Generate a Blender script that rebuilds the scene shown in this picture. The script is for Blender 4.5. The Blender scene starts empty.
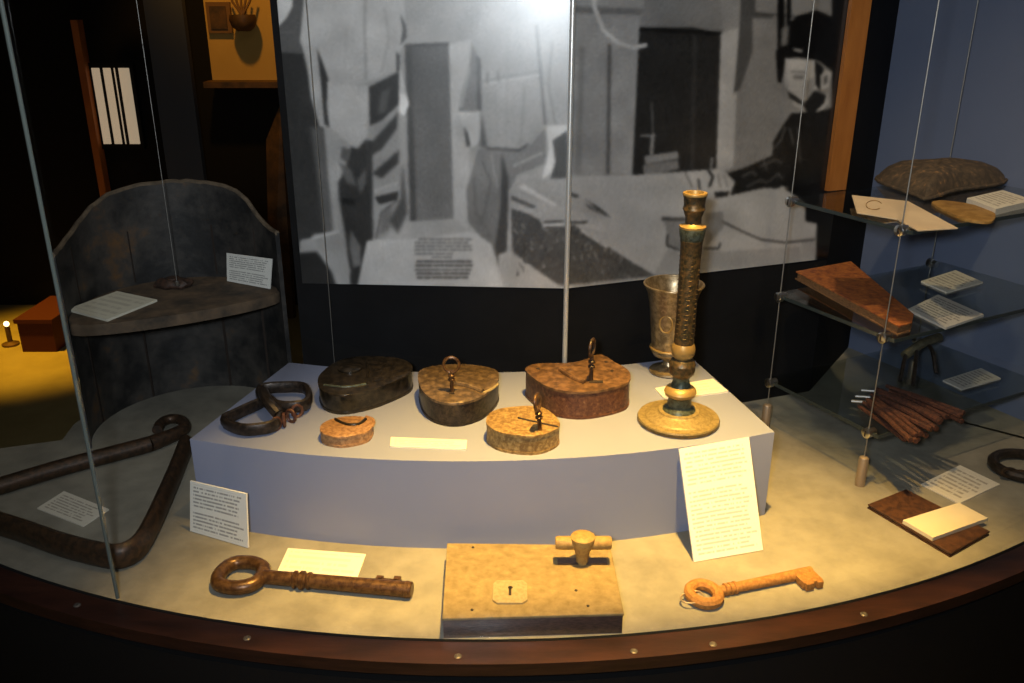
import bpy, bmesh, math, random
import numpy as np
from mathutils import Vector, Matrix
random.seed(7); rng = np.random.RandomState(7)
S = bpy.context.scene
COL = S.collection
DZ = 0.85            # height of the showcase deck above the gallery floor; "deck frame" z = 0 on the deck
H = 0.75             # eye height above the deck
F = 880.0            # focal length in pixels of the 1024 x 683 frame
TH = math.atan(F / 2270.0)

# ------------------------------------------------------------------ camera, light, exposure
cam = bpy.data.objects.new('camera', bpy.data.cameras.new('camera')); COL.objects.link(cam)
cam.location = (0, 0, H + DZ); cam.rotation_euler = (math.pi / 2 - TH, 0, 0)
cam.data.sensor_width = 36; cam.data.lens = 36 * F / 1024; cam.data.clip_start = 0.02
S.camera = cam
S.view_settings.view_transform = 'Standard'; S.view_settings.look = 'None'
S.view_settings.gamma = 1; S.view_settings.use_curve_mapping = False
S.view_settings.exposure = 0.0
W = bpy.data.worlds.new('world'); S.world = W; W.use_nodes = True
W.node_tree.nodes['Background'].inputs[0].default_value = (0.9, 0.75, 0.6, 1)
W.node_tree.nodes['Background'].inputs[1].default_value = 0.01

def lamp(name, kind, loc, energy, color, target=None, size=0.05, angle=60, blend=0.8):
    d = bpy.data.lights.new(name, kind); d.energy = energy; d.color = color
    if kind in ('POINT', 'SPOT'): d.shadow_soft_size = size
    if kind == 'SPOT': d.spot_size = math.radians(angle); d.spot_blend = blend
    if kind == 'AREA': d.size = size
    o = bpy.data.objects.new(name, d); COL.objects.link(o)
    o.location = Vector(loc) + Vector((0, 0, DZ))
    if target is not None:
        o.rotation_euler = (Vector(target) - Vector(loc)).to_track_quat('-Z', 'Y').to_euler()
    return o
WARM = (1.0, 0.59, 0.13)
lamp('camera_flash', 'SPOT', (-0.07, -0.03, H + 0.055), 46, (0.86, 0.92, 1.0), (0.0, 1.4, .42), 0.035, 100, 1.0)
lamp('case_spotlight', 'SPOT', (0.19, 0.90, 1.90), 570, WARM, (0.15, 0.87, 0), 0.04, 45, 1.0)
lamp('shelf_spotlight', 'SPOT', (0.45, 0.95, 1.60), 34, (1, .72, .4), (0.66, 1.42, 0.3), 0.03, 50, 1.0)
lamp('added_ambient_fill', 'AREA', (0, 0.5, 2.15), 8, (1.0, 0.88, 0.72), (0, 0.5, 0), 2.0)  # added soft fill, no visible source; lifts the dim deck and seat
lamp('gallery_floor_lamp', 'SPOT', (-2.5, 3.6, 1.9), 520, (1.0, 0.52, 0.03), (-2.35, 4.05, -0.85), 0.05, 30, 1.0)
lamp('alcove_lamp', 'SPOT', (-1.25, 3.7, 1.75), 42, (1.0, 0.50, 0.07), (-1.38, 4.6, 0.80), 0.05, 50, 0.8)

# ------------------------------------------------------------------ pixel helpers (a pixel gives a direction, a surface gives the distance)
CT, ST = math.cos(TH), math.sin(TH)
def ray(px, py):
    x = (px - 512) / F; y = -(py - 341.5) / F
    return Vector((x, CT + y * ST, -ST + y * CT))
EYE = Vector((0, 0, H))
def P(px, py, z=0.0):
    d = ray(px, py); return EYE + d * ((z - H) / d.z)
def PY(px, py, Y):
    d = ray(px, py); return EYE + d * (Y / d.y)
def PP(px, py, p0, n):
    d = ray(px, py); return EYE + d * ((Vector(p0) - EYE).dot(n) / d.dot(n))
def proj(p):
    v = Vector(p) - EYE; dep = v.y * CT - v.z * ST
    return 512 + F * v.x / dep, 341.5 - F * (v.y * ST + v.z * CT) / dep
def onv(b, py):
    lo, hi = -1.0, 3.0
    for _ in range(50):
        m = (lo + hi) / 2
        if proj((b[0], b[1], m))[1] > py: lo = m
        else: hi = m
    return lo

# ------------------------------------------------------------------ materials
MATS = {}
SMALL = ('old_iron black_iron key_iron rust_key dark_leather lock_dark lock_side_red lock_top_brown lock_top_grey lock_yellow tin_tan plate_pale handle_tan candle_bronze candle_gold candle_base candle_green goblet pouch ochre orange_book book_edge rust_rod tool_olive leather_red block_face block_side').split()
def mat(name, col, rough=0.6, metal=0.0, col2=None, scale=20.0, bump=0.0, col3=None, spec=0.5, detail=6.0, lo=0.35, hi=0.65, bscale=None, stretch=None, emit=0.0):
    m = bpy.data.materials.new(name); m.use_nodes = True; nt = m.node_tree; N, L = nt.nodes, nt.links
    b = N['Principled BSDF']; b.inputs['Roughness'].default_value = rough; b.inputs['Metallic'].default_value = metal
    b.inputs['Specular IOR Level'].default_value = spec
    b.inputs['Base Color'].default_value = (*col, 1)
    if emit:
        b.inputs['Emission Color'].default_value = (*col, 1); b.inputs['Emission Strength'].default_value = emit
    tc = N.new('ShaderNodeTexCoord'); mp = N.new('ShaderNodeMapping'); L.new(tc.outputs['Object'], mp.inputs[0])
    if stretch: mp.inputs['Scale'].default_value = stretch
    if name in SMALL and (lo, hi) == (.35, .65): lo, hi = .42, .58
    if name in SMALL: scale *= 4; bscale = (bscale or scale * .5) * 2
    if col2:
        n = N.new('ShaderNodeTexNoise'); n.inputs['Scale'].default_value = scale; n.inputs['Detail'].default_value = detail
        n.inputs['Roughness'].default_value = 0.65
        L.new(mp.outputs[0], n.inputs['Vector'])
        r = N.new('ShaderNodeValToRGB'); e = r.color_ramp.elements
        e[0].position = lo; e[0].color = (*col, 1); e[1].position = hi; e[1].color = (*col2, 1)
        if col3:
            x = e.new(min(hi + 0.12, 0.98)); x.color = (*col3, 1)
        L.new(n.outputs['Fac'], r.inputs[0]); L.new(r.outputs[0], b.inputs['Base Color'])
    if bump:
        n2 = N.new('ShaderNodeTexNoise'); n2.inputs['Scale'].default_value = bscale or scale * 2; n2.inputs['Detail'].default_value = 5
        L.new(mp.outputs[0], n2.inputs['Vector'])
        bp = N.new('ShaderNodeBump'); bp.inputs['Strength'].default_value = bump; bp.inputs['Distance'].default_value = 0.0012 if name in SMALL else 0.004
        L.new(n2.outputs['Fac'], bp.inputs['Height']); L.new(bp.outputs[0], b.inputs['Normal'])
    MATS[name] = m
    return m

def glass_mat(name, tint, refl):
    m = bpy.data.materials.new(name); m.use_nodes = True; nt = m.node_tree; N, L = nt.nodes, nt.links
    N.remove(N['Principled BSDF']); out = N['Material Output']
    t = N.new('ShaderNodeBsdfTransparent'); t.inputs[0].default_value = (*tint, 1)
    g = N.new('ShaderNodeBsdfGlossy'); g.inputs['Roughness'].default_value = 0.02; g.inputs['Color'].default_value = (1, 1, 1, 1)
    lw = N.new('ShaderNodeLayerWeight'); lw.inputs['Blend'].default_value = .5     # Schlick reflectance, the same from both sides of the sheet
    pw = N.new('ShaderNodeMath'); pw.operation = 'POWER'; L.new(lw.outputs['Facing'], pw.inputs[0]); pw.inputs[1].default_value = 5
    f = N.new('ShaderNodeMath'); f.operation = 'MULTIPLY_ADD'; L.new(pw.outputs[0], f.inputs[0]); f.inputs[1].default_value = 1 - refl; f.inputs[2].default_value = refl
    mx = N.new('ShaderNodeMixShader'); L.new(f.outputs[0], mx.inputs[0]); L.new(t.outputs[0], mx.inputs[1]); L.new(g.outputs[0], mx.inputs[2])
    L.new(mx.outputs[0], out.inputs['Surface']); MATS[name] = m; return m

def text_mat(name, paper, ink, rows, gap_after=(), cols=26, mx=0.06, my=0.08, strength=0.8):
    """paper with rows of fine illegible print, laid out on the card's own UVs"""
    m = bpy.data.materials.new(name); m.use_nodes = True; nt = m.node_tree; N, L = nt.nodes, nt.links
    b = N['Principled BSDF']; b.inputs['Roughness'].default_value = 0.6; b.inputs['Specular IOR Level'].default_value = 0.25
    uv = N.new('ShaderNodeUVMap'); sp = N.new('ShaderNodeSeparateXYZ'); L.new(uv.outputs[0], sp.inputs[0])
    def M(op, a, b_=None, c=None):
        n = N.new('ShaderNodeMath'); n.operation = op
        for i, v in enumerate((a, b_, c)):
            if v is None: continue
            if isinstance(v, (int, float)): n.inputs[i].default_value = v
            else: L.new(v, n.inputs[i])
        return n.outputs[0]
    u, v = sp.outputs[0], sp.outputs[1]
    vv = M('MULTIPLY', v, rows); row = M('FLOOR', vv); fr = M('FRACT', vv)
    line = M('MULTIPLY', M('GREATER_THAN', fr, 0.26), M('LESS_THAN', fr, 0.74))
    cx = N.new('ShaderNodeCombineXYZ'); L.new(M('MULTIPLY', u, cols), cx.inputs[0]); L.new(M('MULTIPLY', row, 7.31), cx.inputs[1])
    nz = N.new('ShaderNodeTexNoise'); nz.inputs['Scale'].default_value = 1.0; nz.inputs['Detail'].default_value = 3; L.new(cx.outputs[0], nz.inputs['Vector'])
    word = M('GREATER_THAN', nz.outputs['Fac'], 0.43)
    c2 = N.new('ShaderNodeCombineXYZ'); L.new(M('MULTIPLY', row, 3.7), c2.inputs[0])
    n2 = N.new('ShaderNodeTexWhiteNoise'); n2.noise_dimensions = '1D'; L.new(row, n2.inputs['W'])
    ragged = M('LESS_THAN', u, M('MULTIPLY_ADD', n2.outputs['Value'], -0.14, 1 - mx))
    inside = M('MULTIPLY', M('GREATER_THAN', u, mx), M('MULTIPLY', M('GREATER_THAN', v, my), M('LESS_THAN', v, 1 - my)))
    k = M('MULTIPLY', M('MULTIPLY', line, word), M('MULTIPLY', inside, ragged))
    for g in gap_after:
        k = M('MULTIPLY', k, M('GREATER_THAN', M('ABSOLUTE', M('SUBTRACT', row, g)), 0.5))
    k = M('MULTIPLY', k, strength)
    mixn = N.new('ShaderNodeMix'); mixn.data_type = 'RGBA'; L.new(k, mixn.inputs[0])
    mixn.inputs[6].default_value = (*paper, 1); mixn.inputs[7].default_value = (*ink, 1)
    L.new(mixn.outputs[2], b.inputs['Base Color']); MATS[name] = m; return m

mat('deck', (.17, .158, .128), .85, col2=(.28, .262, .21), scale=11, bump=.25, bscale=70, lo=.32, hi=.62, col3=(.23, .21, .165), detail=9)
mat('plinth_paint', (.238, .262, .37), .75, col2=(.252, .278, .387), scale=6, bump=.05, bscale=150, spec=.3)
mat('black_wall', (.006, .006, .0065), .8, col2=(.009, .009, .010), scale=10, spec=.15)
mat('black_base', (.006, .006, .006), .8, spec=.2)
mat('blue_wall', (.150, .185, .285), .5, col2=(.165, .20, .30), scale=4, spec=.4)
mat('rim_wood', (.016, .0065, .0045), .34, col2=(.036, .013, .008), scale=12, bump=.08, stretch=(1, 4, 8))
mat('amber_strip', (.27, .095, .018), .4, col2=(.36, .14, .03), scale=8, stretch=(6, 6, 1))
mat('steel', (.62, .62, .60), .28, 1.0)
mat('cable_steel', (.30, .29, .27), .5, .8)
mat('screw_dark', (.10, .09, .08), .5, .6)
mat('rod_steel', (.85, .84, .80), .35, .6)
mat('brass', (.40, .31, .22), .45, .6)
mat('shelf_edge', (.035, .045, .045), .2, 0, spec=.5)
mat('glass_edge', (.10, .12, .11), .25, 0, spec=.6)
mat('old_iron', (.030, .020, .014), .45, .35, col2=(.075, .040, .022), scale=30, bump=.3)
mat('black_iron', (.022, .018, .016), .38, .5, col2=(.055, .040, .032), scale=40, bump=.25)
mat('key_iron', (.060, .028, .012), .34, .4, col2=(.13, .066, .026), scale=35, bump=.2)
mat('rust_key', (.27, .115, .025), .75, .0, col2=(.38, .18, .045), scale=60, bump=.3)
mat('seat_wood', (.012, .012, .0125), .62, col2=(.050, .045, .040), scale=14, bump=.4, bscale=45, lo=.40, hi=.58, col3=(.13, .068, .026), detail=9)
mat('seat_board', (.040, .032, .024), .85, col2=(.15, .10, .06), scale=22, bump=.4, bscale=50)
mat('worn_edge', (.06, .045, .03), .8, col2=(.17, .125, .08), scale=30, bump=.4)
mat('dark_leather', (.030, .018, .013), .6, col2=(.07, .035, .022), scale=30, bump=.6)
mat('lock_dark', (.016, .013, .009), .28, .35, col2=(.045, .034, .022), scale=25, bump=.25, spec=.7)
mat('lock_side_red', (.075, .026, .016), .5, .2, col2=(.15, .06, .03), scale=40, bump=.5, lo=.4, hi=.62, col3=(.30, .18, .09))
mat('lock_top_brown', (.085, .045, .022), .45, .15, col2=(.19, .10, .045), scale=22, bump=.3, col3=(.26, .15, .07))
mat('lock_top_grey', (.075, .050, .028), .45, .15, col2=(.17, .11, .06), scale=26, bump=.3, col3=(.24, .17, .09))
mat('lock_yellow', (.17, .095, .03), .55, .1, col2=(.34, .22, .08), scale=45, bump=.5, col3=(.40, .28, .11))
mat('tin_tan', (.24, .12, .05), .5, .1, col2=(.40, .22, .10), scale=45, bump=.3)
mat('dark_groove', (.02, .012, .008), .8)
mat('block_face', (.17, .115, .045), .8, col2=(.27, .20, .09), scale=16, bump=.9, bscale=50, lo=.3, hi=.6, col3=(.34, .25, .09))
mat('block_side', (.045, .028, .024), .28, .2, col2=(.10, .06, .045), scale=30, bump=.2, stretch=(1, 6, 6), spec=.8)
mat('plate_pale', (.34, .27, .14), .6, col2=(.28, .21, .10), scale=50, bump=.3)
mat('handle_tan', (.27, .16, .045), .6, col2=(.36, .23, .07), scale=40, bump=.3)
mat('candle_bronze', (.055, .050, .030), .38, .6, col2=(.16, .10, .045), scale=40, bump=.6, bscale=100, lo=.4, hi=.6)
mat('candle_gold', (.36, .23, .08), .42, .4, col2=(.36, .24, .08), scale=30, bump=.2)
mat('candle_base', (.20, .145, .055), .5, .2, col2=(.30, .225, .095), scale=45, bump=.4, col3=(.22, .15, .05))
mat('candle_green', (.10, .12, .09), .45, .4, col2=(.05, .055, .035), scale=50, bump=.2)
mat('goblet', (.22, .16, .085), .34, .65, col2=(.42, .32, .19), scale=25, bump=.5, bscale=30, lo=.4, hi=.6)
mat('pouch', (.055, .040, .026), .8, col2=(.105, .072, .042), scale=18, bump=.5, col3=(.30, .16, .06))
mat('tan_paper', (.62, .47, .30), .7, col2=(.72, .56, .36), scale=12)
mat('ochre', (.25, .13, .025), .7, col2=(.36, .20, .05), scale=12, bump=.3)
mat('orange_book', (.20, .050, .018), .7, col2=(.48, .15, .03), scale=22, bump=.35, lo=.35, hi=.62, col3=(.62, .25, .05))
mat('book_edge', (.12, .055, .02), .7, col2=(.30, .15, .06), scale=40, bump=.4, stretch=(1, 1, 8))
mat('rust_rod', (.040, .014, .009), .8, col2=(.11, .036, .018), scale=60, bump=.6)
mat('tool_olive', (.085, .080, .050), .6, .2, col2=(.15, .13, .08), scale=25, bump=.3)
mat('leather_red', (.040, .014, .007), .6, col2=(.085, .032, .013), scale=25, bump=.4)
mat('cream', (.78, .68, .48), .7, col2=(.72, .62, .42), scale=10, spec=.2)
mat('card_side', (.70, .66, .55), .7)
mat('gallery_floor', (.30, .24, .10), .6, col2=(.42, .34, .15), scale=3, bump=.2)
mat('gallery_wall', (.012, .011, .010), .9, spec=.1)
mat('gallery_panel', (.075, .075, .08), .7, spec=.2)
mat('alcove_plaster', (.55, .32, .07), .8, col2=(.62, .38, .10), scale=3)
mat('frame_wood', (.20, .10, .03), .5)
mat('picture_dark', (.05, .028, .012), .6, col2=(.15, .07, .02), scale=14)
mat('red_cloth', (.05, .001, .001), .8)
mat('orange_post', (.40, .11, .02), .6, col2=(.50, .16, .03), scale=6)
mat('light_panel', (.72, .56, .38), .6, emit=.42)
mat('lamp_glow', (1, .6, .25), .5, emit=6)
glass_mat('glass', (.985, .99, .985), .02)
glass_mat('shelf_glass', (.84, .87, .86), .04)
WHITE = (.80, .80, .75)
text_mat('print_small', WHITE, (.22, .22, .22), 14, (6,), 34, .06, .05, .75)
text_mat('print_large', WHITE, (.42, .42, .40), 26, (16,), 26, .05, .04, .75)
text_mat('print_card', (.68, .64, .54), (.26, .23, .19), 9, (), 26, .07, .08, .7)
text_mat('print_dense', (.50, .49, .45), (.16, .16, .16), 11, (), 26, .06, .08, .8)
text_mat('print_pale', (.72, .70, .58), (.50, .48, .40), 6, (), 16, .07, .1, .6)
text_mat('print_bleached', (.86, .80, .64), (.66, .60, .46), 5, (), 16, .05, .1, .6)

# ------------------------------------------------------------------ mesh helpers (deck-frame coordinates in, one mesh object out)
ORG = {}
def catmull(pts, n=6, closed=True):
    pts = [Vector(p) for p in pts]; m = len(pts); out = []
    for i in range(m if closed else m - 1):
        g = lambda k: pts[k % m] if closed else pts[max(0, min(m - 1, k))]
        a, b, c, d = g(i - 1), g(i), g(i + 1), g(i + 2)
        for j in range(n):
            t = j / n
            out.append(0.5 * ((2 * b) + (c - a) * t + (2 * a - 5 * b + 4 * c - d) * t * t + (3 * b - a - 3 * c + d) * t ** 3))
    if not closed: out.append(pts[-1])
    return out

class B:
    def __init__(s): s.bm = bmesh.new(); s.uv = None
    def V(s, p): return s.bm.verts.new(Vector(p))
    def face(s, vs):
        try: return s.bm.faces.new(vs)
        except ValueError: return None
    def box(s, c, h, ax=None, bevel=0.0):
        c = Vector(c); ax = ax or (Vector((1, 0, 0)), Vector((0, 1, 0)), Vector((0, 0, 1)))
        v = [s.V(c + ax[0] * h[0] * i + ax[1] * h[1] * j + ax[2] * h[2] * k) for i in (-1, 1) for j in (-1, 1) for k in (-1, 1)]
        fs = [s.face([v[i] for i in q]) for q in ((0, 1, 3, 2), (4, 6, 7, 5), (0, 4, 5, 1), (2, 3, 7, 6), (0, 2, 6, 4), (1, 5, 7, 3))]
        if bevel:
            bmesh.ops.bevel(s.bm, geom=list({e for f in fs for e in f.edges}), offset=bevel, segments=2, affect='EDGES', profile=.6)
        return s
    def span(s, a, b):   # axis-aligned box from two corners
        a, b = Vector(a), Vector(b); return s.box((a + b) / 2, [abs(x) / 2 for x in (b - a)])
    def tube(s, path, r, closed=False, n=10, flat=1.0, up=None):
        path = [Vector(p) for p in path]; m = len(path); rings = []; nrm = None
        R = r if callable(r) else (lambda i: r)
        for i, p in enumerate(path):
            a = path[(i - 1) % m] if (closed or i > 0) else p
            b = path[(i + 1) % m] if (closed or i < m - 1) else p
            t = (b - a).normalized()
            if up is not None: nrm = (Vector(up) - t * Vector(up).dot(t)).normalized()
            elif nrm is None:
                q = Vector((0, 0, 1)) if abs(t.z) < .9 else Vector((1, 0, 0))
                nrm = (q - t * q.dot(t)).normalized()
            else: nrm = (nrm - t * nrm.dot(t)).normalized()
            bi = t.cross(nrm)
            rings.append([s.V(p + (nrm * math.cos(k * 2 * math.pi / n) + bi * flat * math.sin(k * 2 * math.pi / n)) * R(i)) for k in range(n)])
        for i in range(m if closed else m - 1):
            A, C = rings[i], rings[(i + 1) % m]
            for k in range(n): s.face([A[k], A[(k + 1) % n], C[(k + 1) % n], C[k]])
        if not closed:
            s.face(rings[0][::-1]); s.face(rings[-1])
        return s
    def cyl(s, a, b, r, r2=None, n=16):
        r2 = r if r2 is None else r2
        return s.tube([a, b], lambda i: (r, r2)[i], n=n)
    def lathe(s, c, prof, n=40, ax=None):
        c = Vector(c); ax = ax or (Vector((1, 0, 0)), Vector((0, 1, 0)), Vector((0, 0, 1))); rings = []
        for r, z in prof:
            rings.append([s.V(c + ax[2] * z + (ax[0] * math.cos(2 * math.pi * k / n) + ax[1] * math.sin(2 * math.pi * k / n)) * max(r, 1e-5)) for k in range(n)])
        for A, C in zip(rings, rings[1:]):
            for k in range(n): s.face([A[k], A[(k + 1) % n], C[(k + 1) % n], C[k]])
        s.face(rings[0][::-1]); s.face(rings[-1]); return s
    def prism(s, outline, z0, z1, bevel=0.0, seg=2):
        pts = [Vector((p[0], p[1], 0)) for p in outline]
        ar = sum(a.x * b.y - b.x * a.y for a, b in zip(pts, pts[1:] + pts[:1]))
        if ar < 0: pts.reverse()
        lo = [s.V((p.x, p.y, z0)) for p in pts]; hi = [s.V((p.x, p.y, z1)) for p in pts]; n = len(pts)
        s.face(lo[::-1]); top = s.face(hi)
        for k in range(n): s.face([lo[k], lo[(k + 1) % n], hi[(k + 1) % n], hi[k]])
        if bevel and top:
            bmesh.ops.bevel(s.bm, geom=list(top.edges), offset=bevel, segments=seg, affect='EDGES', profile=.5, clamp_overlap=True)
        return s
    def slab(s, q, th):
        """card: q = top-left, top-right, bottom-right, bottom-left of the printed face; thickness goes behind it"""
        q = [Vector(p) for p in q]; n = (q[1] - q[0]).cross(q[3] - q[0]).normalized()   # points behind the face
        s.uv = s.bm.loops.layers.uv.verify()
        f = [s.V(p) for p in q]; b = [s.V(p + n * th) for p in q]
        fr = s.face([f[3], f[2], f[1], f[0]])
        for lp, uv in zip(fr.loops, ((0, 0), (1, 0), (1, 1), (0, 1))): lp[s.uv].uv = uv
        s.face(b)
        for k in range(4): s.face([f[k], f[(k + 1) % 4], b[(k + 1) % 4], b[k]])
        return s
    def sphere(s, c, r, sc=(1, 1, 1), n=12):
        m = Matrix.Translation(Vector(c)) @ Matrix.Diagonal((*[r * k for k in sc], 1))
        bmesh.ops.create_uvsphere(s.bm, u_segments=n, v_segments=max(6, n // 2), radius=1, matrix=m); return s
    def build(s, name, material, parent=None, smooth=True, org=None, mats=None, sharp=35):
        bm = s.bm; bmesh.ops.recalc_face_normals(bm, faces=bm.faces[:])
        if parent is not None: o0 = ORG[parent.name]
        elif org is not None: o0 = Vector(org)
        else:
            xs = [v.co for v in bm.verts]
            o0 = Vector(((min(v.x for v in xs) + max(v.x for v in xs)) / 2, (min(v.y for v in xs) + max(v.y for v in xs)) / 2, min(v.z for v in xs)))
        for v in bm.verts: v.co -= o0
        me = bpy.data.meshes.new(name); 
        if smooth:
            for f in bm.faces: f.smooth = True
            for e in bm.edges:
                if len(e.link_faces) == 2 and e.calc_face_angle(0) > math.radians(sharp): e.smooth = False
        bm.to_mesh(me); bm.free()
        me.materials.append(MATS[material])
        o = bpy.data.objects.new(name, me); COL.objects.link(o)
        if parent is not None: o.parent = parent; ORG[o.name] = o0
        else: o.location = o0 + Vector((0, 0, DZ)); ORG[o.name] = o0
        return o

def tag(o, label=None, cat=None, group=None, kind=None):
    if label: o['label'] = label
    if cat: o['category'] = cat
    if group: o['group'] = group
    if kind: o['kind'] = kind
    return o
def thing(name, loc, label, cat, group=None):
    o = bpy.data.objects.new(name, None); COL.objects.link(o); o.empty_display_size = .02
    o.location = Vector(loc) + Vector((0, 0, DZ)); ORG[o.name] = Vector(loc)
    return tag(o, label, cat, group)
def struct(o, label=None): return tag(o, label, None, None, 'structure')
UPV = Vector((0, 0, 1))

# ================================================================== THE SETTING
# gallery room
def wallbox(name, a, b, m, lab): return struct(B().span(a, b).build(name, m, smooth=False), lab)
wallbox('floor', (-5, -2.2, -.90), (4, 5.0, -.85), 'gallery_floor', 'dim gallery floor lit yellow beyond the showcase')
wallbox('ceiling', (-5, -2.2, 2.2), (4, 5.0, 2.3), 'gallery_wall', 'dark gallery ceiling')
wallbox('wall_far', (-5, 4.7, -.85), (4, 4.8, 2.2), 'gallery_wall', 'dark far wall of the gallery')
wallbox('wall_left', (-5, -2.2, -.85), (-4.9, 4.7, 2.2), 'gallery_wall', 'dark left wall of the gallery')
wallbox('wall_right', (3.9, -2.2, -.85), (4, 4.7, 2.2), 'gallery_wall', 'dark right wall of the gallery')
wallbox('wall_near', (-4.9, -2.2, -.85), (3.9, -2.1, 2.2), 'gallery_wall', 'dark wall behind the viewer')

# showcase deck, rim and base: arcs about one centre
RC, RR = Vector((-.037, 2.469)), 1.581
def arc(R, a0, a1, n, c=RC): return [Vector((c.x + R * math.sin(math.radians(a0 + (a1 - a0) * k / n)), c.y - R * math.cos(math.radians(a0 + (a1 - a0) * k / n)))) for k in range(n + 1)]
A0, A1 = -52, 44.7
SH0 = Vector((.588, 1.268)); SU = Vector((.887, .461)); SV = Vector((-.461, .887))     # shelf corner and axes
def sh(u, v): return SH0 + SU * u + SV * v
ROD = Vector((.095, 1.462))
ML = Vector((-.383, 1.492)); MR = Vector((.612, 1.652))
BW0, BW1 = sh(.46, .47), sh(.46, -.17)
CHC, CHR = Vector((-.596, 1.497)), .183
chair_b = [Vector((CHC.x + .235 * math.cos(math.radians(a)), CHC.y + .235 * math.sin(math.radians(a)))) for a in range(195, 60, -15)]
deck_out = arc(RR, A0, A1, 64) + [BW1, BW0, MR + Vector((.02, .04)), ROD + Vector((0, .01)), ML, Vector((-.41, 1.72))] + chair_b[::-1] + [Vector((-.93, 1.40))]
deck = struct(B().prism(deck_out, -.04, 0).build('case_deck', 'deck', smooth=False), 'worn tan fabric deck of the curved showcase')
ring = arc(RR, A0, A1, 72) + arc(RR + .040, A1, A0, 72)
rim = struct(B().prism(ring, -.014, .004, .004).build('trim_1', 'rim_wood', sharp=50), 'dark polished wooden rim along the curved showcase front')
struct(B().prism(arc(RR - .004, A0, A1, 72) + arc(RR + .0005, A1, A0, 72), 0.0005, .0045).build('trim_2', 'black_base', smooth=False), 'thin black groove inside the wooden rim')
skirt = arc(RR + .022, A0, A1, 72) + arc(RR - .05, A1, A0, 72)
struct(B().prism(skirt, -.85, -.0405).build('case_base', 'black_base', smooth=False), 'black curved base below the showcase rim')
for px, py in ((77, 605), (247, 638), (458, 656), (634, 651), (713, 644), (864, 614)):
    p = P(px, py, .0045); B().lathe(p - UPV * .002, [(.0048, 0), (.0048, .0020), (.003, .0030), (.0005, .0026)], 12).build('screw', 'screw_dark', rim)

# mural wall: two panels meeting in a fold, and the walls right of it
ZT = 1.20
def wallstrip(name, a, b, z0, z1, th, m, lab=None, parent=None):
    a, b = Vector((a[0], a[1], 0)), Vector((b[0], b[1], 0)); d = (b - a).normalized(); n = Vector((-d.y, d.x, 0))
    q = [a, b, b + n * th, a + n * th]
    o = B().prism(q, z0, z1).build(name, m, parent, smooth=False)
    return struct(o, lab) if parent is None else o
wallstrip('wall_back_left', ML, ROD, 0, ZT, .02, 'black_wall', 'black panel below and behind the left half of the photo mural')
wallstrip('wall_back_right', ROD, MR, 0, ZT, .02, 'black_wall', 'black panel below and behind the right half of the photo mural')
wallstrip('wall_corner', MR, BW0, 0, ZT, .02, 'black_wall', 'black wall strip between mural and blue wall')
wallstrip('wall_blue', BW0, BW1, -.04, ZT, .02, 'blue_wall', 'blue-grey painted side wall behind the glass shelves')
rd = (MR - ROD).normalized(); am0 = MR - rd * .030; am1 = MR + rd * .012; nn = Vector((rd.y, -rd.x))
zc = onv(am0, 190)
struct(B().prism([am0 + nn * .003, am1 + nn * .003, am1 + nn * .012, am0 + nn * .012], zc, ZT, .002).build('trim_3', 'amber_strip', smooth=False), 'amber upright strip at the right end of the mural')  # plain amber strip in front of the mural's right end

# ---- the photo mural: a flat print, painted as a grid of tones (numpy raster in the print's own layout)
MW, MH, MX, MY = 640, 380, 250, -60
img = np.full((MH * 2, MW * 2), 105.0)
yy, xx = np.mgrid[0:MH * 2, 0:MW * 2]; gx = xx / 2 + MX; gy = yy / 2 + MY
def pip(pts, X=None, Y=None):
    X = gx if X is None else X; Y = gy if Y is None else Y
    ins = np.zeros(X.shape, bool); n = len(pts)
    for i in range(n):
        x1, y1 = pts[i]; x2, y2 = pts[(i + 1) % n]
        if y1 == y2: continue
        ins ^= ((Y >= y1) != (Y >= y2)) & (X < (x2 - x1) * (Y - y1) / (y2 - y1) + x1)
    return ins
def blur(a, k):
    for ax in (0, 1):
        for _ in range(2): a = (np.roll(a, k, ax) + np.roll(a, -k, ax) + 2 * a) / 4
    return a
def win(q, pad):
    x0 = max(int((min(p[0] for p in q) - MX) * 2) - pad, 0); x1 = min(int((max(p[0] for p in q) - MX) * 2) + pad, MW * 2)
    y0 = max(int((min(p[1] for p in q) - MY) * 2) - pad, 0); y1 = min(int((max(p[1] for p in q) - MY) * 2) + pad, MH * 2)
    return slice(y0, max(y1, y0 + 1)), slice(x0, max(x1, x0 + 1))
def crop(o, s):
    def f(pts, g, n=0, soft=1, g2=None):
        q = [(o[0] + x / s, o[1] + y / s) for x, y in pts]; w = win(q, 4 + 6 * soft)
        mk = pip(q, gx[w], gy[w]).astype(float)
        if soft: mk = blur(mk, soft)
        v = g
        if g2 is not None:                       # tone running from the top of the shape to its foot
            ys = [p[1] for p in q]; v = g + (g2 - g) * np.clip((gy[w] - min(ys)) / (max(ys) - min(ys)), 0, 1)
        img[w] = img[w] * (1 - mk) + v * mk
        if n: img[w] += mk * n * blur(rng.randn(*mk.shape), 1) * 2
    return f
def stroke(o, s, pts, wd, g, soft=0):
    q = [np.array((o[0] + x / s, o[1] + y / s)) for x, y in pts]; w = win(q, 8 + int(4 * wd)); X, Y = gx[w], gy[w]
    mk = np.zeros(X.shape, bool)
    for a, b in zip(q, q[1:]):
        d = b - a; L2 = max((d ** 2).sum(), 1e-6); t = np.clip(((X - a[0]) * d[0] + (Y - a[1]) * d[1]) / L2, 0, 1)
        mk |= np.hypot(X - a[0] - t * d[0], Y - a[1] - t * d[1]) < wd
    m = mk.astype(float)
    if soft: m = blur(m, soft)
    img[w] = img[w] * (1 - m) + g * m
K = 3.413
c2, c3, c6, c7, c8 = crop((270, 0), K), crop((550, 0), K), crop((270, 150), K), crop((550, 150), K), crop((500, 180), 5.694)
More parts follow.
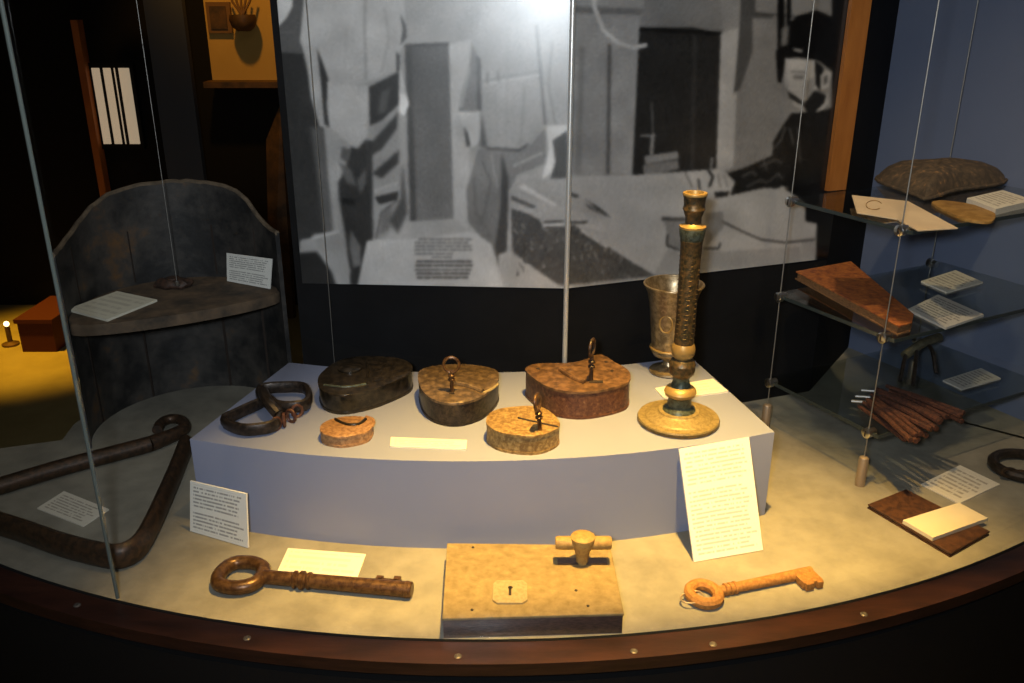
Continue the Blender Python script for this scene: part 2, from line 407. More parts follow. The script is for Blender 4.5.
T = -220
# left panel: two standing men cut off above the waist, wall and floor
cA = crop((270, 0), 2.357); cB = crop((560, 0), 2.357)
def fA(pts, w, g): stroke((270, 0), 2.357, pts, w, g, 1)
def fB(pts, w, g): stroke((560, 0), 2.357, pts, w, g, 1)
cA([(-60, T), (710, T), (710, 760), (-60, 760)], 118)
cA([(-60, T), (130, T), (80, 128), (-60, 120)], 66); cA([(-60, 118), (78, 126), (125, 300), (155, 690), (-60, 690)], 36, 1, 1, 44); cA([(95, 300), (125, 300), (150, 560), (130, 560)], 70, 0, 3)
cA([(12, T), (62, T), (52, 15), (38, 42), (16, 66)], 150)
cA([(300, T), (510, T), (490, 100), (320, 104)], 126, 1, 2, 118)
cA([(318, 104), (420, 100), (432, 516), (330, 522)], 64, 2, 1, 88); cA([(318, 104), (420, 100), (420, 106), (318, 110)], 48); cA([(318, 104), (332, 104), (345, 520), (330, 522)], 56, 0, 2)
cA([(422, 104), (475, 92), (470, 300), (466, 545), (434, 520)], 136, 1, 1, 128)
cA([(70, 565), (160, 548), (240, 560), (330, 522), (432, 514), (475, 548), (350, 572), (160, 690), (60, 690)], 120, 1, 1)
# first man: loose pale jacket, baggy creased trousers
cA([(70, 95), (100, T), (306, T), (318, 50), (322, 88), (300, 128), (302, 165), (240, 188), (205, 202), (132, 192), (112, 116)], 146, 2, 1, 134)
fA([(225, -40), (222, 60), (226, 185)], 1.4, 116); fA([(150, -40), (146, 90), (150, 190)], .9, 134); fA([(270, 20), (280, 90), (262, 170)], 1.0, 122); fA([(180, 60), (175, 160)], .7, 128)
cA([(70, 95), (112, 112), (124, 180), (138, 302), (116, 298), (96, 230), (84, 135)], 132, 1, 1, 120)
cA([(110, 112), (124, 148), (137, 186), (132, 250), (140, 302), (128, 292), (119, 190)], 40)
cA([(303, 70), (322, 86), (304, 122), (308, 165), (327, 240), (318, 272), (300, 264), (297, 170)], 140, 1); cA([(300, 214), (320, 224), (327, 246), (315, 273), (301, 262)], 165)
cA([(306, 30), (320, 60), (322, 88), (306, 108), (312, 70)], 66); cA([(298, 120), (305, 130), (302, 240), (296, 240)], 52)
cA([(134, 192), (205, 202), (232, 200), (228, 330), (200, 350), (160, 322), (140, 300)], 138, 1, 1, 126)
cA([(140, 300), (165, 320), (198, 350), (176, 420), (170, 520), (192, 640), (178, 672), (150, 450)], 116, 2)
cA([(190, 345), (206, 350), (228, 325), (234, 430), (240, 562), (218, 690), (190, 680), (178, 560), (162, 470), (160, 430), (176, 400)], 40, 2, 2)
cA([(190, 540), (212, 580), (214, 625), (196, 630), (186, 580)], 84, 1, 2); cA([(162, 380), (190, 400), (205, 440), (180, 430)], 70, 0, 2); cA([(168, 465), (200, 470), (200, 482), (170, 480)], 24); cA([(170, 345), (188, 352), (182, 385), (165, 372)], 66, 0, 2); cA([(205, 425), (226, 395), (226, 430), (212, 460)], 72, 0, 2)
cA([(230, 200), (302, 168), (304, 300), (306, 500), (276, 560), (240, 566), (233, 400)], 112, 2)
cA([(233, 204), (302, 170), (302, 246), (264, 282), (235, 296)], 40, 1, 1); cA([(262, 215), (285, 205), (272, 262), (252, 270)], 62, 0, 2)
cA([(236, 338), (278, 292), (302, 262), (298, 302), (262, 352), (238, 366)], 48, 1, 2); cA([(240, 408), (280, 374), (304, 352), (302, 384), (262, 420)], 46, 1, 2)
cA([(246, 464), (302, 450), (300, 470), (258, 482)], 38); cA([(228, 330), (240, 330), (242, 562), (232, 562)], 40, 0, 2); cA([(262, 500), (288, 478), (282, 540), (258, 556)], 80, 0, 3)
cA([(280, 520), (306, 470), (312, 380), (324, 500), (300, 552)], 56, 1, 3); fA([(250, 560), (262, 500), (300, 472)], .8, 60); fA([(246, 450), (270, 440), (300, 430)], .7, 132)
cA([(30, 600), (110, 592), (145, 640), (160, 690), (30, 690)], 34, 2, 2); cA([(100, 552), (160, 546), (190, 640), (176, 668), (150, 640), (118, 590)], 112, 0, 2); fA([(100, 560), (160, 545)], 1.6, 136)
# second man: belted tunic, one hand holding a paper
cA([(490, T), (700, T), (700, 300), (645, 300), (610, 340), (586, 354), (510, 350), (498, 262), (492, 100)], 128, 2, 1, 116)
cA([(475, 100), (492, 138), (494, 252), (480, 266), (444, 262), (452, 218), (470, 150)], 90, 3, 1); fA([(470, 160), (458, 215), (450, 250)], 1.2, 120); cA([(486, 130), (496, 140), (498, 262), (488, 258)], 62, 0, 1)
cA([(444, 263), (493, 262), (497, 330), (480, 346), (458, 346), (454, 300)], 146); cA([(456, 296), (466, 315), (472, 344), (462, 346)], 52); cA([(498, 265), (512, 350), (494, 345)], 66, 0, 2)
fA([(503, 190), (560, 180), (640, 166)], 1.0, 98); fA([(505, 198), (560, 189), (640, 176)], .7, 140); fA([(512, 172), (512, 195)], 1.2, 84); fA([(536, 168), (538, 192)], 1.0, 90); fA([(560, 60), (556, 350)], .8, 112); fA([(600, 200), (590, 340)], 1.2, 106); fA([(530, 200), (536, 345)], 1.0, 112); fA([(580, 30), (590, 150)], 1.2, 118)
fA([(628, 60), (636, 160), (648, 292)], 1.3, 76); fA([(665, 100), (655, 200), (672, 290)], 1.2, 100); cA([(510, 346), (586, 350), (610, 336), (606, 346), (586, 360), (510, 356)], 60)
cA([(490, 350), (586, 358), (612, 342), (648, 302), (652, 384), (582, 412), (562, 452), (558, 560), (549, 664), (532, 604), (500, 562), (466, 522), (462, 450)], 96, 2, 1, 78)
cA([(545, 358), (562, 420), (557, 600), (547, 660), (530, 580), (544, 480)], 46, 1, 2); fA([(500, 380), (520, 430), (500, 520)], 1.2, 76); fA([(480, 420), (485, 500), (520, 560)], 1.0, 74); fA([(575, 390), (640, 360)], 1.2, 120); fA([(520, 365), (535, 440)], .9, 112)
cA([(650, 296), (700, 294), (700, 330), (668, 402), (640, 424), (656, 350)], 150); cA([(666, 330), (700, 308), (700, 422), (660, 424), (672, 380)], 52, 1)
# the documents table crossing the fold
c8([(45, 60), (120, 0), (911, -40), (911, 500), (870, 545), (330, 600), (60, 420)], 112, 2)
c8([(60, 150), (200, 180), (250, 285), (420, 255), (470, 290), (890, 545), (340, 600), (70, 430)], 55, 9)
c8([(60, 80), (330, 140), (600, 240), (600, 300), (420, 250), (240, 235), (160, 190), (60, 160)], 118, 6)
c8([(-10, 420), (60, 400), (330, 600), (320, 640), (-10, 640)], 124, 1)
for q, g in (([(470, 90), (490, 80), (628, 212), (575, 190)], 40), ([(385, 235), (497, 233), (490, 246), (390, 246)], 40), ([(250, 232), (362, 228), (362, 240), (250, 247)], 45),
             ([(390, 68), (448, 85), (440, 100), (395, 86)], 45), ([(250, 265), (360, 262), (360, 275), (255, 278)], 50), ([(480, 130), (600, 190), (590, 200), (500, 160)], 70),
             ([(100, 40), (130, 20), (330, 140), (310, 150)], 138), ([(60, 85), (210, 150), (180, 160), (60, 110)], 60), ([(460, 280), (620, 380), (600, 385), (455, 290)], 130), ([(250, 246), (360, 244), (360, 260), (245, 262)], 140)):
    c8(q, g)
for k in range(90):
    x, y = rng.uniform(80, 800), rng.uniform(180, 560)
    if y > 250 + max(0, x - 450) * .62 and y < 590: stroke((500, 180), 5.694, [(x, y), (x + rng.uniform(-16, 16), y + rng.uniform(8, 30))], .7, rng.choice([38, 84, 96]))
# the caption sheet with its paragraphs of small print
c6([(330, 308), (500, 302), (690, 276), (755, 320), (797, 470), (296, 470)], 136)
for ri, (v, u0, u1) in enumerate(((303, 508, 686), (316, 495, 686), (327, 495, 684), (340, 495, 686), (353, 497, 632), (366, 552, 630), (380, 500, 686), (393, 497, 688), (408, 497, 686), (421, 500, 688), (434, 503, 674))):
    u = u0
    while u < u1 - 6:
        w = rng.uniform(10, 34); stroke((270, 150), K, [(u, v), (min(u + w, u1), v)], .75 if ri < 6 else .95, 70 if ri < 6 else 48); u += w + 7
# right panel: cabinet, dark cupboard, seated man writing at the desk
fold = gx >= 567
keep = img.copy()
c3([(70, T), (1000, T), (1000, 600), (60, 600)], 84, 1)
c3([(60, T), (320, T), (320, 40), (308, 60), (288, 596), (60, 600)], 100, 2)
c3([(85, 20), (322, 28), (312, 50), (85, 44)], 76); c3([(100, 160), (118, 160), (105, 590), (85, 590)], 88, 0, 1); c3([(196, 150), (210, 150), (204, 595), (190, 595)], 66, 0, 1); c3([(210, 60), (300, 60), (285, 590), (206, 590)], 106, 1)
c3([(305, 94), (490, 92), (592, 116), (572, 590), (280, 600)], 30, 2); c3([(488, 92), (502, 96), (490, 590), (478, 590)], 38); c3([(305, 92), (590, 108), (590, 120), (305, 104)], 18)
c3([(320, 532), (435, 515), (440, 540), (325, 560)], 98); c3([(316, 562), (436, 545), (440, 575), (320, 602)], 84)
stroke((550, 0), K, [(347, 350), (350, 470)], .6, 80); stroke((550, 0), K, [(310, 462), (358, 462)], .8, 110); stroke((550, 0), K, [(350, 462), (345, 522)], 2.0, 88)
c3([(565, T), (700, T), (645, 110), (590, 112)], 92); c3([(582, 112), (645, 92), (625, 572), (566, 592)], 112, 2)
c3([(645, 110), (660, T), (760, T), (760, 60), (690, 60), (690, 180), (650, 300), (626, 320)], 52); c3([(700, 30), (850, 40), (850, 60), (700, 45)], 40); c3([(700, T), (1000, T), (985, 70), (930, 36), (850, 55), (700, 40)], 90)
c3([(690, 180), (795, 180), (832, 385), (760, 492), (640, 582), (640, 330)], 82, 1)
cB([(514, T), (526, T), (529, 120), (512, 120)], 14); cB([(538, T), (548, T), (542, 112), (532, 112)], 14); cB([(640, T), (720, T), (700, 690), (630, 690), (640, 250)], 16)
cB([(514, 118), (530, 62), (560, 36), (606, 24), (648, 42), (658, 110), (642, 168), (608, 142), (540, 132)], 13); cB([(522, 66), (540, 58), (536, 104), (520, 110)], 74, 0, 2); cB([(548, 112), (572, 116), (570, 124), (550, 120)], 92)
cB([(508, 118), (548, 114), (562, 132), (534, 140), (520, 196), (512, 192)], 16)
cB([(530, 136), (602, 142), (614, 190), (600, 226), (576, 264), (550, 252), (546, 222), (527, 196)], 118, 1, 1, 108)
cB([(548, 176), (576, 178), (572, 187), (550, 185)], 72, 0, 1); fB([(545, 168), (578, 170)], .8, 66); fB([(532, 150), (529, 192), (540, 204)], .8, 96); cB([(580, 190), (600, 180), (596, 222), (578, 250)], 92, 0, 2)
cB([(536, 214), (556, 226), (578, 246), (562, 244), (540, 230)], 28); fB([(550, 250), (565, 256)], .8, 80)
cB([(600, 140), (620, 160), (614, 214), (602, 200)], 20); cB([(572, 248), (600, 212), (630, 226), (620, 264), (586, 272)], 22)
cB([(613, 176), (628, 164), (641, 172), (632, 206), (614, 212)], 114); cB([(620, 182), (630, 174), (630, 194), (621, 200)], 62); cB([(602, 262), (622, 242), (630, 214), (632, 242), (612, 268)], 114); cB([(598, 268), (608, 268), (608, 280), (598, 280)], 124)
cB([(545, 266), (600, 264), (642, 254), (645, 450), (515, 450), (480, 442), (400, 460), (394, 410), (432, 398), (500, 368), (502, 334), (528, 290)], 20, 1)
c7([(-80, 90), (280, 85), (545, 66), (640, 150), (720, 110), (830, 130), (872, 182), (872, 242), (912, 252), (905, 292), (862, 302), (856, 372), (600, 412), (350, 432), (200, 330), (-80, 170)], 116, 1)
cB([(396, 408), (432, 396), (500, 366), (520, 340), (545, 400), (515, 444), (480, 442), (400, 460)], 24, 2)
for q in ([(502, 350), (520, 330), (530, 300)], [(470, 392), (505, 376), (520, 382)], [(430, 415), (452, 404), (462, 412)], [(440, 440), (470, 424), (490, 430)], [(495, 425), (515, 408), (522, 420)], [(480, 380), (486, 400)], [(540, 300), (550, 340)], [(560, 300), (565, 380)]): fB(q, 1.1, 50)
cB([(348, 408), (362, 396), (388, 404), (412, 428), (402, 456), (362, 462), (350, 440)], 118, 2); fB([(358, 372), (355, 400)], .9, 100); fB([(350, 402), (360, 416), (352, 438)], 1.2, 24); fB([(372, 410), (378, 440)], .8, 80); fB([(386, 412), (394, 440)], .8, 84); cB([(362, 452), (400, 450), (394, 462), (366, 466)], 30)
fB([(292, 402), (312, 442)], .6, 60); fB([(326, 422), (328, 446)], 1.0, 36)
c7([(385, 236), (462, 228), (462, 345), (400, 330), (395, 260)], 88, 2); c7([(380, 228), (470, 230), (470, 242), (380, 240)], 50); stroke((550, 150), K, [(400, 290), (398, 325), (450, 345)], 1.0, 40); c7([(528, 215), (590, 208), (592, 262), (560, 300), (530, 330)], 86, 2); stroke((550, 150), K, [(525, 335), (575, 335), (580, 318)], .9, 40)
stroke((550, 150), K, [(590, 245), (650, 275), (720, 305), (800, 315), (900, 305)], 1.0, 50)
c7([(800, 130), (1000, 100), (1000, 500), (905, 500), (910, 250), (872, 242), (872, 180)], 14)
c7([(400, 340), (600, 345), (850, 330), (860, 380), (350, 432)], 102, 1)
stroke((550, 0), K, [(145, T), (150, 20), (180, 100), (230, 145), (285, 163), (325, 153)], 2.2, 128)
right = img.copy(); img[:] = keep; img[fold] = right[fold]
# the documents table again where it continues right of the fold
sel = fold & pip([(555, 170), (575, 170), (620, 212), (600, 250), (660, 278), (655, 300), (555, 300)]) & (gy > 190 + (gx - 567) * .1)
front = fold & pip([(555, 225), (574, 224), (612, 250), (656, 276), (640, 300), (555, 300)])
img[front] = keep[front]; pap = fold & pip([(560, 190), (575, 192), (612, 216), (606, 238), (582, 230), (560, 228)]); img[pap] = keep[pap]
img = blur(blur(img, 1), 2)
img += blur(rng.randn(*img.shape), 2) * 6
low = rng.randn(MH // 8 + 2, MW // 8 + 2); low = np.kron(low, np.ones((16, 16)))[:MH * 2, :MW * 2]
for k in (8, 8, 6, 4): low = blur(low, k)
img *= 1 + .10 * low
img = np.clip(img, 4, 225)

mcol = bpy.data.materials.new('mural_print'); mcol.use_nodes = True
_n = mcol.node_tree; _b = _n.nodes['Principled BSDF']; _a = _n.nodes.new('ShaderNodeVertexColor'); _a.layer_name = 'print'
_n.links.new(_a.outputs[0], _b.inputs['Base Color']); _b.inputs['Roughness'].default_value = .29; _b.inputs['Specular IOR Level'].default_value = .95
MATS['mural_print'] = mcol
ZM = .283
def mural_sheet(a, b, nx, nz, label, parent=None):
    a, b = Vector((a[0], a[1], 0)), Vector((b[0], b[1], 0)); d = (b - a).normalized(); n = Vector((d.y, -d.x, 0)) * .002
    z1 = .93; vs = []; cols = []
    for j in range(nz + 1):
        z = ZM + (z1 - ZM) * j / nz
        for i in range(nx + 1):
            p = a + (b - a) * i / nx + n + Vector((0, 0, z)); vs.append(p)
            x, y = proj(p); cx = min(max((x - MX) * 2, 0), MW * 2 - 1); cy = min(max((y - MY) * 2, 0), MH * 2 - 1)
            g = (img[int(cy), int(cx)] / 255.0); g = g ** 2.2; cols.append(g)
    fs = [(j * (nx + 1) + i, j * (nx + 1) + i + 1, (j + 1) * (nx + 1) + i + 1, (j + 1) * (nx + 1) + i) for j in range(nz) for i in range(nx)]
    o0 = (a + b) / 2 + Vector((0, 0, ZM)); nv = len(vs)
    # back skin, so that the sheet has its own thickness
    back = [0, nx, nz * (nx + 1) + nx, nz * (nx + 1)]
    vs += [vs[k] - n * .9 for k in back]
    fs.append((nv, nv + 3, nv + 2, nv + 1)); cols += [.02] * 4
    me = bpy.data.meshes.new('photo_mural'); me.from_pydata([v - o0 for v in vs], [], fs)
    at = me.color_attributes.new('print', 'FLOAT_COLOR', 'POINT')
    arr = np.ones((len(vs), 4), np.float32); arr[:, :3] = (np.array(cols, np.float32) * 2.35)[:, None]
    at.data.foreach_set('color', arr.ravel()); me.materials.append(mcol)
    o = bpy.data.objects.new('mural_panel', me); COL.objects.link(o); o.parent = parent; ORG[o.name] = o0
    o.location = o0 - ORG[parent.name]
    return o
mur = thing('photo_mural', (ROD.x, ROD.y - .003, ZM), 'large black-and-white photo mural of men in an old office covering the back wall', 'mural')
mural_sheet(ML + Vector((.012, 0)), ROD, 330, 340, None, mur); mural_sheet(ROD, MR, 330, 340, None, mur)

# fold rod and thin cables in front of the mural
rodp = Vector((ROD.x - .001, ROD.y - .008, 0))
t = thing('steel_rod', rodp, 'bright vertical steel rod down the fold of the mural', 'rod')
B().cyl(rodp, rodp + UPV * ZT, .0045, n=14).build('rod', 'rod_steel', t); B().lathe(rodp, [(.010, 0), (.010, .006), (.005, .008)], 16).build('base_socket', 'steel', t)
def thin_cable(px, py, Y, z0, label, r=.0007):
    p = PY(px, py, Y); b = Vector((p.x, p.y, z0))
    t = thing('hanging_cable', b, label, 'cable'); B().cyl(b, (b.x, b.y, ZT), r, n=8).build('cable', 'cable_steel', t)
    B().cyl(b, b + UPV * .008, .0035, n=10).build('end_fitting', 'steel', t); return t
thin_cable(320, 180, 1.468, 0, 'thin steel cable in front of the left part of the mural')
thin_cable(155, 130, 1.575, .252, 'thin steel cable hanging in front of the dark curved seat back')

# ================================================================== FRONT GLASS
aj = math.degrees(math.asin((P(119, 602).x - RC.x) / (RR - .003)))
def pane(name, a0, a1, label):
    o = arc(RR - .001, a0, a1, 40) + arc(RR - .007, a1, a0, 40)
    return struct(B().prism(o, .008, 1.15).build(name, 'glass'), label)
pane('window_1', aj + .12, A1, 'large curved front glass pane right of the seam'); gl = pane('window_2', A0, aj - .12, 'curved front glass pane at left of the seam')
e0 = arc(RR - .004, aj, aj + 1, 1)
B().cyl((e0[0].x, e0[0].y, .008), (e0[0].x, e0[0].y, 1.15), .0025, n=10).build('pane_edge', 'glass_edge', gl)

# ================================================================== PLINTH
ZP = .145
PC, PR = Vector((-.071, 2.332)), 1.238
fa = [Vector((x, PC.y - math.sqrt(PR ** 2 - (x - PC.x) ** 2))) for x in np.linspace(-.477, .395, 28)]
ba = [Vector((x, 2.51 - math.sqrt(1.1 ** 2 - (x + .08) ** 2))) for x in np.linspace(.325, -.400, 24)]
tag(B().prism(fa + ba, 0, ZP, .0015).build('display_plinth', 'plinth_paint', sharp=40), 'low blue-grey curved plinth in the middle of the showcase', 'plinth')

# ================================================================== CARDS AND LABELS
def card(name, corners, label, cat, m, z=None, th=.002, plane=None, group=None):
    """corners in pixels, top-left, top-right, bottom-right, bottom-left as read"""
    if plane is None: q = [P(x, y, z + th) for x, y in corners]
    else: q = [PP(x, y, *plane) for x, y in corners]
    b = B().slab(q, th); o = b.build(name, m, smooth=False); return tag(o, label, cat, group)
def lean_plane(b0, b1, tilt):
    b0, b1 = Vector(b0), Vector(b1); d = (b1 - b0).normalized(); n = Vector((d.y, -d.x, 0)) * math.cos(tilt) + UPV * math.sin(tilt)
    return (b0, n)
pl = lean_plane(P(190, 531, .001), P(248, 548, .001), .10)
card('text_label', [(190, 481), (246, 494), (248, 548), (190, 531)], 'small white printed label standing at the left end of the plinth', 'label', 'print_small', plane=pl, th=.003)
pl = lean_plane(P(694, 562, .001), P(763, 550, .001), .46)
card('text_label', [(679, 449), (749, 437), (763, 550), (694, 562)], 'tall white printed text panel leaning on the right front of the plinth', 'label', 'print_large', plane=pl, th=.003)
card('text_card', [(64, 491), (109, 509), (83, 526), (37, 508)], 'cream printed card lying inside the bent iron frame', 'card', 'print_card', z=0)
card('text_card', [(288, 548), (366, 554), (356, 581), (276, 574)], 'cream card lying behind the large iron key', 'card', 'print_bleached', z=0)
card('text_card', [(391, 437), (467, 440), (466, 449), (390, 446)], 'narrow blank white strip card near the plinth front edge', 'card', 'print_bleached', z=ZP)
card('text_card', [(655, 388), (713, 378.5), (728, 391), (665, 399)], 'cream card lying on the plinth behind the candlestick', 'card', 'print_bleached', z=ZP, th=.003)
card('text_card', [(960, 465), (1000, 484), (959, 503.5), (921, 484)], 'grey printed card lying on the deck behind the leather-bound folder', 'card', 'print_card', z=0)

# ================================================================== LEFT: CURVED SEAT
cb = Vector((CHC.x, CHC.y, 0))
cd = Vector((.86, .51)); cn = Vector((-.51, .86))       # chord direction and direction of the back
ZS = .238
t = thing('curved_seat', cb, 'dark half-barrel wooden seat with arched back standing at the left', 'seat')
topline = [(45, 262), (57, 255), (72, 235), (90, 210), (110, 195), (140, 186), (165, 183), (190, 182), (215, 185), (232, 190), (245, 201), (256, 217), (266, 228), (275, 234), (281, 240)]
def topz(xy):
    best = None
    for k in range(200):
        z = .25 + k * .002; x, y = proj((xy.x, xy.y, z))
        ly = np.interp(x, [p[0] for p in topline], [p[1] for p in topline])
        if y <= ly: return z
    return .5
bm = B(); NA = 48; cols_ = []
for k in range(NA + 1):
    a = math.pi * k / NA; dirv = -cd * math.cos(a) + cn * math.sin(a)
    pi_, po = CHC + dirv * CHR, CHC + dirv * (CHR + .008); zt = topz(pi_)
    cols_.append([bm.V((pi_.x, pi_.y, 0)), bm.V((pi_.x, pi_.y, zt)), bm.V((po.x, po.y, zt)), bm.V((po.x, po.y, 0))])
tops = [Vector(((c[1].co.x + c[2].co.x) / 2, (c[1].co.y + c[2].co.y) / 2, c[1].co.z)) for c in cols_]
for A_, C_ in zip(cols_, cols_[1:]):
    for i in range(4): bm.face([A_[i], A_[(i + 1) % 4], C_[(i + 1) % 4], C_[i]])
bm.face(cols_[0]); bm.face(cols_[-1][::-1])
bm.build('curved_back', 'seat_wood', t)
B().tube(tops, .0046, n=8).build('worn_top_edge', 'worn_edge', t)
so = []
for k in range(33):
    a = math.pi * k / 32; q = CHC - cd * math.cos(a) * (CHR - .002) + cn * math.sin(a) * (CHR - .002); so.append(q)
for k in range(1, 24):
    a = math.pi * k / 24; q = CHC + cd * math.cos(a) * (CHR - .002) - cn * math.sin(a) * .045; so.append(q)
B().prism(so, ZS - .020, ZS, .006, 3).build('seat_board', 'seat_board', t)
for k in (9, 20, 33, 41):        # joints between the staves, seen as fine battens
    a = math.pi * k / NA; dirv = -cd * math.cos(a) + cn * math.sin(a); q = CHC + dirv * (CHR + .001)
    B().box((q.x, q.y, .11), (.0025, .0025, .108)).build('stave_joint', 'dark_groove', t)
    B().box((q.x, q.y, ZS + .055), (.0018, .0018, .05)).build('stave_joint', 'dark_groove', t)
card('text_card', [(117, 291), (157, 299.5), (107, 319.5), (67, 309)], 'grey printed card lying flat on the left of the dark seat', 'card', 'print_pale', z=ZS, th=.004)
pl = lean_plane(P(227, 281, ZS + .001), P(270, 289, ZS + .001), .12)
card('text_label', [(226.5, 253), (272, 259), (270, 289), (227, 281)], 'small white printed label propped on the right of the dark seat', 'label', 'print_small', plane=pl, th=.002)
lp = P(174, 287, ZS); t = thing('leather_lump', lp, 'small dark crumpled leather piece lying on the seat board', 'leather')
bm = B().sphere(lp + UPV * .007, 1, (.036, .022, .012), 20)
for v in bm.bm.verts:
    d = v.co - lp; v.co += Vector((math.sin(d.y * 300) * .002, math.sin(d.x * 220) * .002, math.sin(d.x * 190 + d.y * 260) * .0022)); v.co.z = max(v.co.z, ZS + .0003)
bm.build('body', 'dark_leather', t); B().lathe(lp + UPV * .0165, [(.012, 0), (.012, .003), (.004, .0035)], 16).build('flap', 'dark_leather', t)

# ================================================================== LEFT: BENT IRON FRAME
r = .0145
t = thing('bent_iron_bar', P(60, 520), 'large bent iron bar with hooked end lying on the deck at far left', 'iron bar')
bar = catmull([P(-70, 507, r), P(0, 486, r), P(60, 468, r), P(120, 452, r), P(150, 444, r)], 6, False)
hook = catmull([P(150, 444, r), P(166, 438, r), P(179, 432, r), P(185, 427, r + .001), P(181, 420, r + .003), P(170, 419, r + .004), P(161, 423, r + .004), P(157, 430, r + .008)], 5, False)
B().tube(bar, r, n=12).build('bar', 'old_iron', t); B().tube(hook, lambda i: r * (1 - .38 * min(1, i / 22)), n=12).build('hook', 'old_iron', t)
r = .020
strap = [P(186, 444, r), P(176, 470, r), P(163, 500, r), P(150, 528, r), P(138, 547, r), P(120, 556, r), P(98, 554, r), P(60, 544, r), P(20, 530, r), P(-20, 518, r), P(-80, 502, r)]
B().tube(catmull(strap, 6, False), (.0200), n=12, flat=.60, up=(0, 0, 1)).build('strap', 'old_iron', t)

# ================================================================== DECK FRONT: KEYS AND THE LOCK BLOCK
def frame(a, b):
    x = (b - a); L = x.length; x.normalize(); y = UPV.cross(x).normalized(); return x, y, L
# large iron key
zc = .0105; a, b = P(243, 575, zc), P(411, 590, zc); x, y, L = frame(a, b)
t = thing('iron_key', Vector((a.x, a.y, 0)), 'large dark brown iron key with long round shaft', 'key')
bow = [a + x * u + y * v for u, v in ((-.031, -.012), (-.031, .012), (-.020, .026), (.004, .028), (.022, .018), (.027, 0), (.022, -.018), (.004, -.028), (-.020, -.026))]
B().tube(catmull(bow, 6), .0100, True, 12).build('bow', 'key_iron', t)
B().cyl(a + x * .026, b, .0098, .0112, 20).build('shaft', 'key_iron', t)
k0 = a + x * .072
B().lathe(k0, [(.0095, 0), (.0125, .002), (.0125, .005), (.0100, .007), (.0100, .009), (.0130, .011), (.0130, .016), (.0100, .018), (.0100, .020), (.0122, .022), (.0122, .025), (.0096, .027)], 24, (y, UPV, x)).build('collar', 'key_iron', t)
B().lathe(b - x * .008, [(.0103, 0), (.0118, .001), (.0118, .004), (.0108, .005), (.0108, .0085), (.0095, .0095)], 24, (y, UPV, x)).build('tip', 'key_iron', t)
bc = b - x * .036
for du, w, h in ((-.012, .009, .0065), (.012, .009, .0075), (0, .026, .004)): B().box(bc + x * du + y * (.008 + h), (w * .55, h, .004), (x, y, UPV), .0008).build('bit_tooth', 'key_iron', t)
# small rusty key with wire ring
zc = .0075; a, b = P(704, 594, zc), P(811, 572, zc); x, y, L = frame(a, b)
t = thing('rusty_key', Vector((a.x, a.y, 0)), 'orange rusty key with oval bow and wire ring', 'key')
ov = [a + x * math.cos(k * math.pi / 12) * .0185 + y * math.sin(k * math.pi / 12) * .021 for k in range(24)]
B().tube(ov, .0080, True, 10, flat=1.0).build('bow', 'rust_key', t)
B().cyl(a + x * .022, b, .0068, .0082, 16).build('shaft', 'rust_key', t)
for k in range(3): B().lathe(a + x * (.030 + .007 * k), [(.0068, 0), (.0088, .0012), (.0088, .0038), (.0068, .005)], 18, (y, UPV, x)).build('collar', 'rust_key', t)
bt = b - x * .014
B().box(bt - y * .0145, (.0150, .0110, .0055), (x, y, UPV), .0008).build('bit', 'rust_key', t); B().box(bt - y * .0265 - x * .007, (.006, .003, .0055), (x, y, UPV), .0008).build('bit_tooth', 'rust_key', t); B().box(bt - y * .0265 + x * .009, (.0045, .003, .0055), (x, y, UPV), .0008).build('bit_tooth', 'rust_key', t)
rc = a - x * .021 - y * .004
B().tube([rc + x * math.cos(k * math.pi / 12) * .015 + y * math.sin(k * math.pi / 12) * .011 + UPV * (.0015 + .004 * max(0, math.cos(k * math.pi / 12))) for k in range(24)], .0012, True, 6).build('wire_ring', 'brass', t)

# lock block
zt = .031
f0, f1 = P(443, 618, zt), P(623, 613, zt); g0, g1 = P(447, 543, zt), P(610, 545, zt)
t = thing('lock_block', Vector(((f0.x + f1.x) / 2, (f0.y + g0.y) / 2, 0)), 'rectangular wooden lock case with keyhole plate and turning handle', 'lock')
B().prism([f0, f1, g1, g0], 0, zt - .0035).build('body', 'block_side', t, smooth=False)
tp = B().prism([f0 + Vector((-.001, -.001, 0)), f1 + Vector((.001, -.001, 0)), g1, g0], zt - .0035, zt, .001).build('face_plate', 'block_face', t, smooth=False)
ec = P(510, 593, zt); ew, eh = .0225, .0235
esc = [ec + Vector((sx * u, sy * v, 0)) for u, v, sx, sy in ((ew, eh * .72, 1, 1), (ew * .78, eh, 1, 1), (ew * .78, eh, -1, 1), (ew, eh * .72, -1, 1), (ew, eh * .72, -1, -1), (ew * .72, eh, -1, -1), (ew * .72, eh, 1, -1), (ew, eh * .72, 1, -1))]
kp = B().prism(esc, zt, zt + .003, .0008).build('keyhole_plate', 'plate_pale', t, smooth=False)
kc = P(510, 590, zt + .003)
B().lathe(kc + Vector((.0004, .005, -.0005)), [(.0032, 0), (.0032, .0009)], 14).box(kc + Vector((0, -.003, 0)), (.0018, .008, .0004)).build('keyhole', 'dark_groove', kp)
for px, py in ((473, 547.5), (472, 610), (576, 590.5), (588, 606)):
    p = P(px, py, zt); B().lathe(p - UPV * .0003, [(.0022, 0), (.0020, .0010), (.0006, .0014)], 10).build('nail', 'dark_groove', t)
hc = P(582, 562, zt)
hd = B().lathe(hc, [(.0085, 0), (.0085, .010), (.011, .020), (.0155, .030), (.0170, .036), (.0165, .041), (.0130, .0435), (.002, .0445)], 24).build('handle_stem', 'handle_tan', t)
hb = hc + UPV * .031
B().tube([hb + Vector((u, 0, 0)) for u in (-.037, -.034, 0, .036, .039)], lambda i: (.0078, .0092, .0092, .0092, .0078)[i], n=12).build('handle_bar', 'handle_tan', hd)
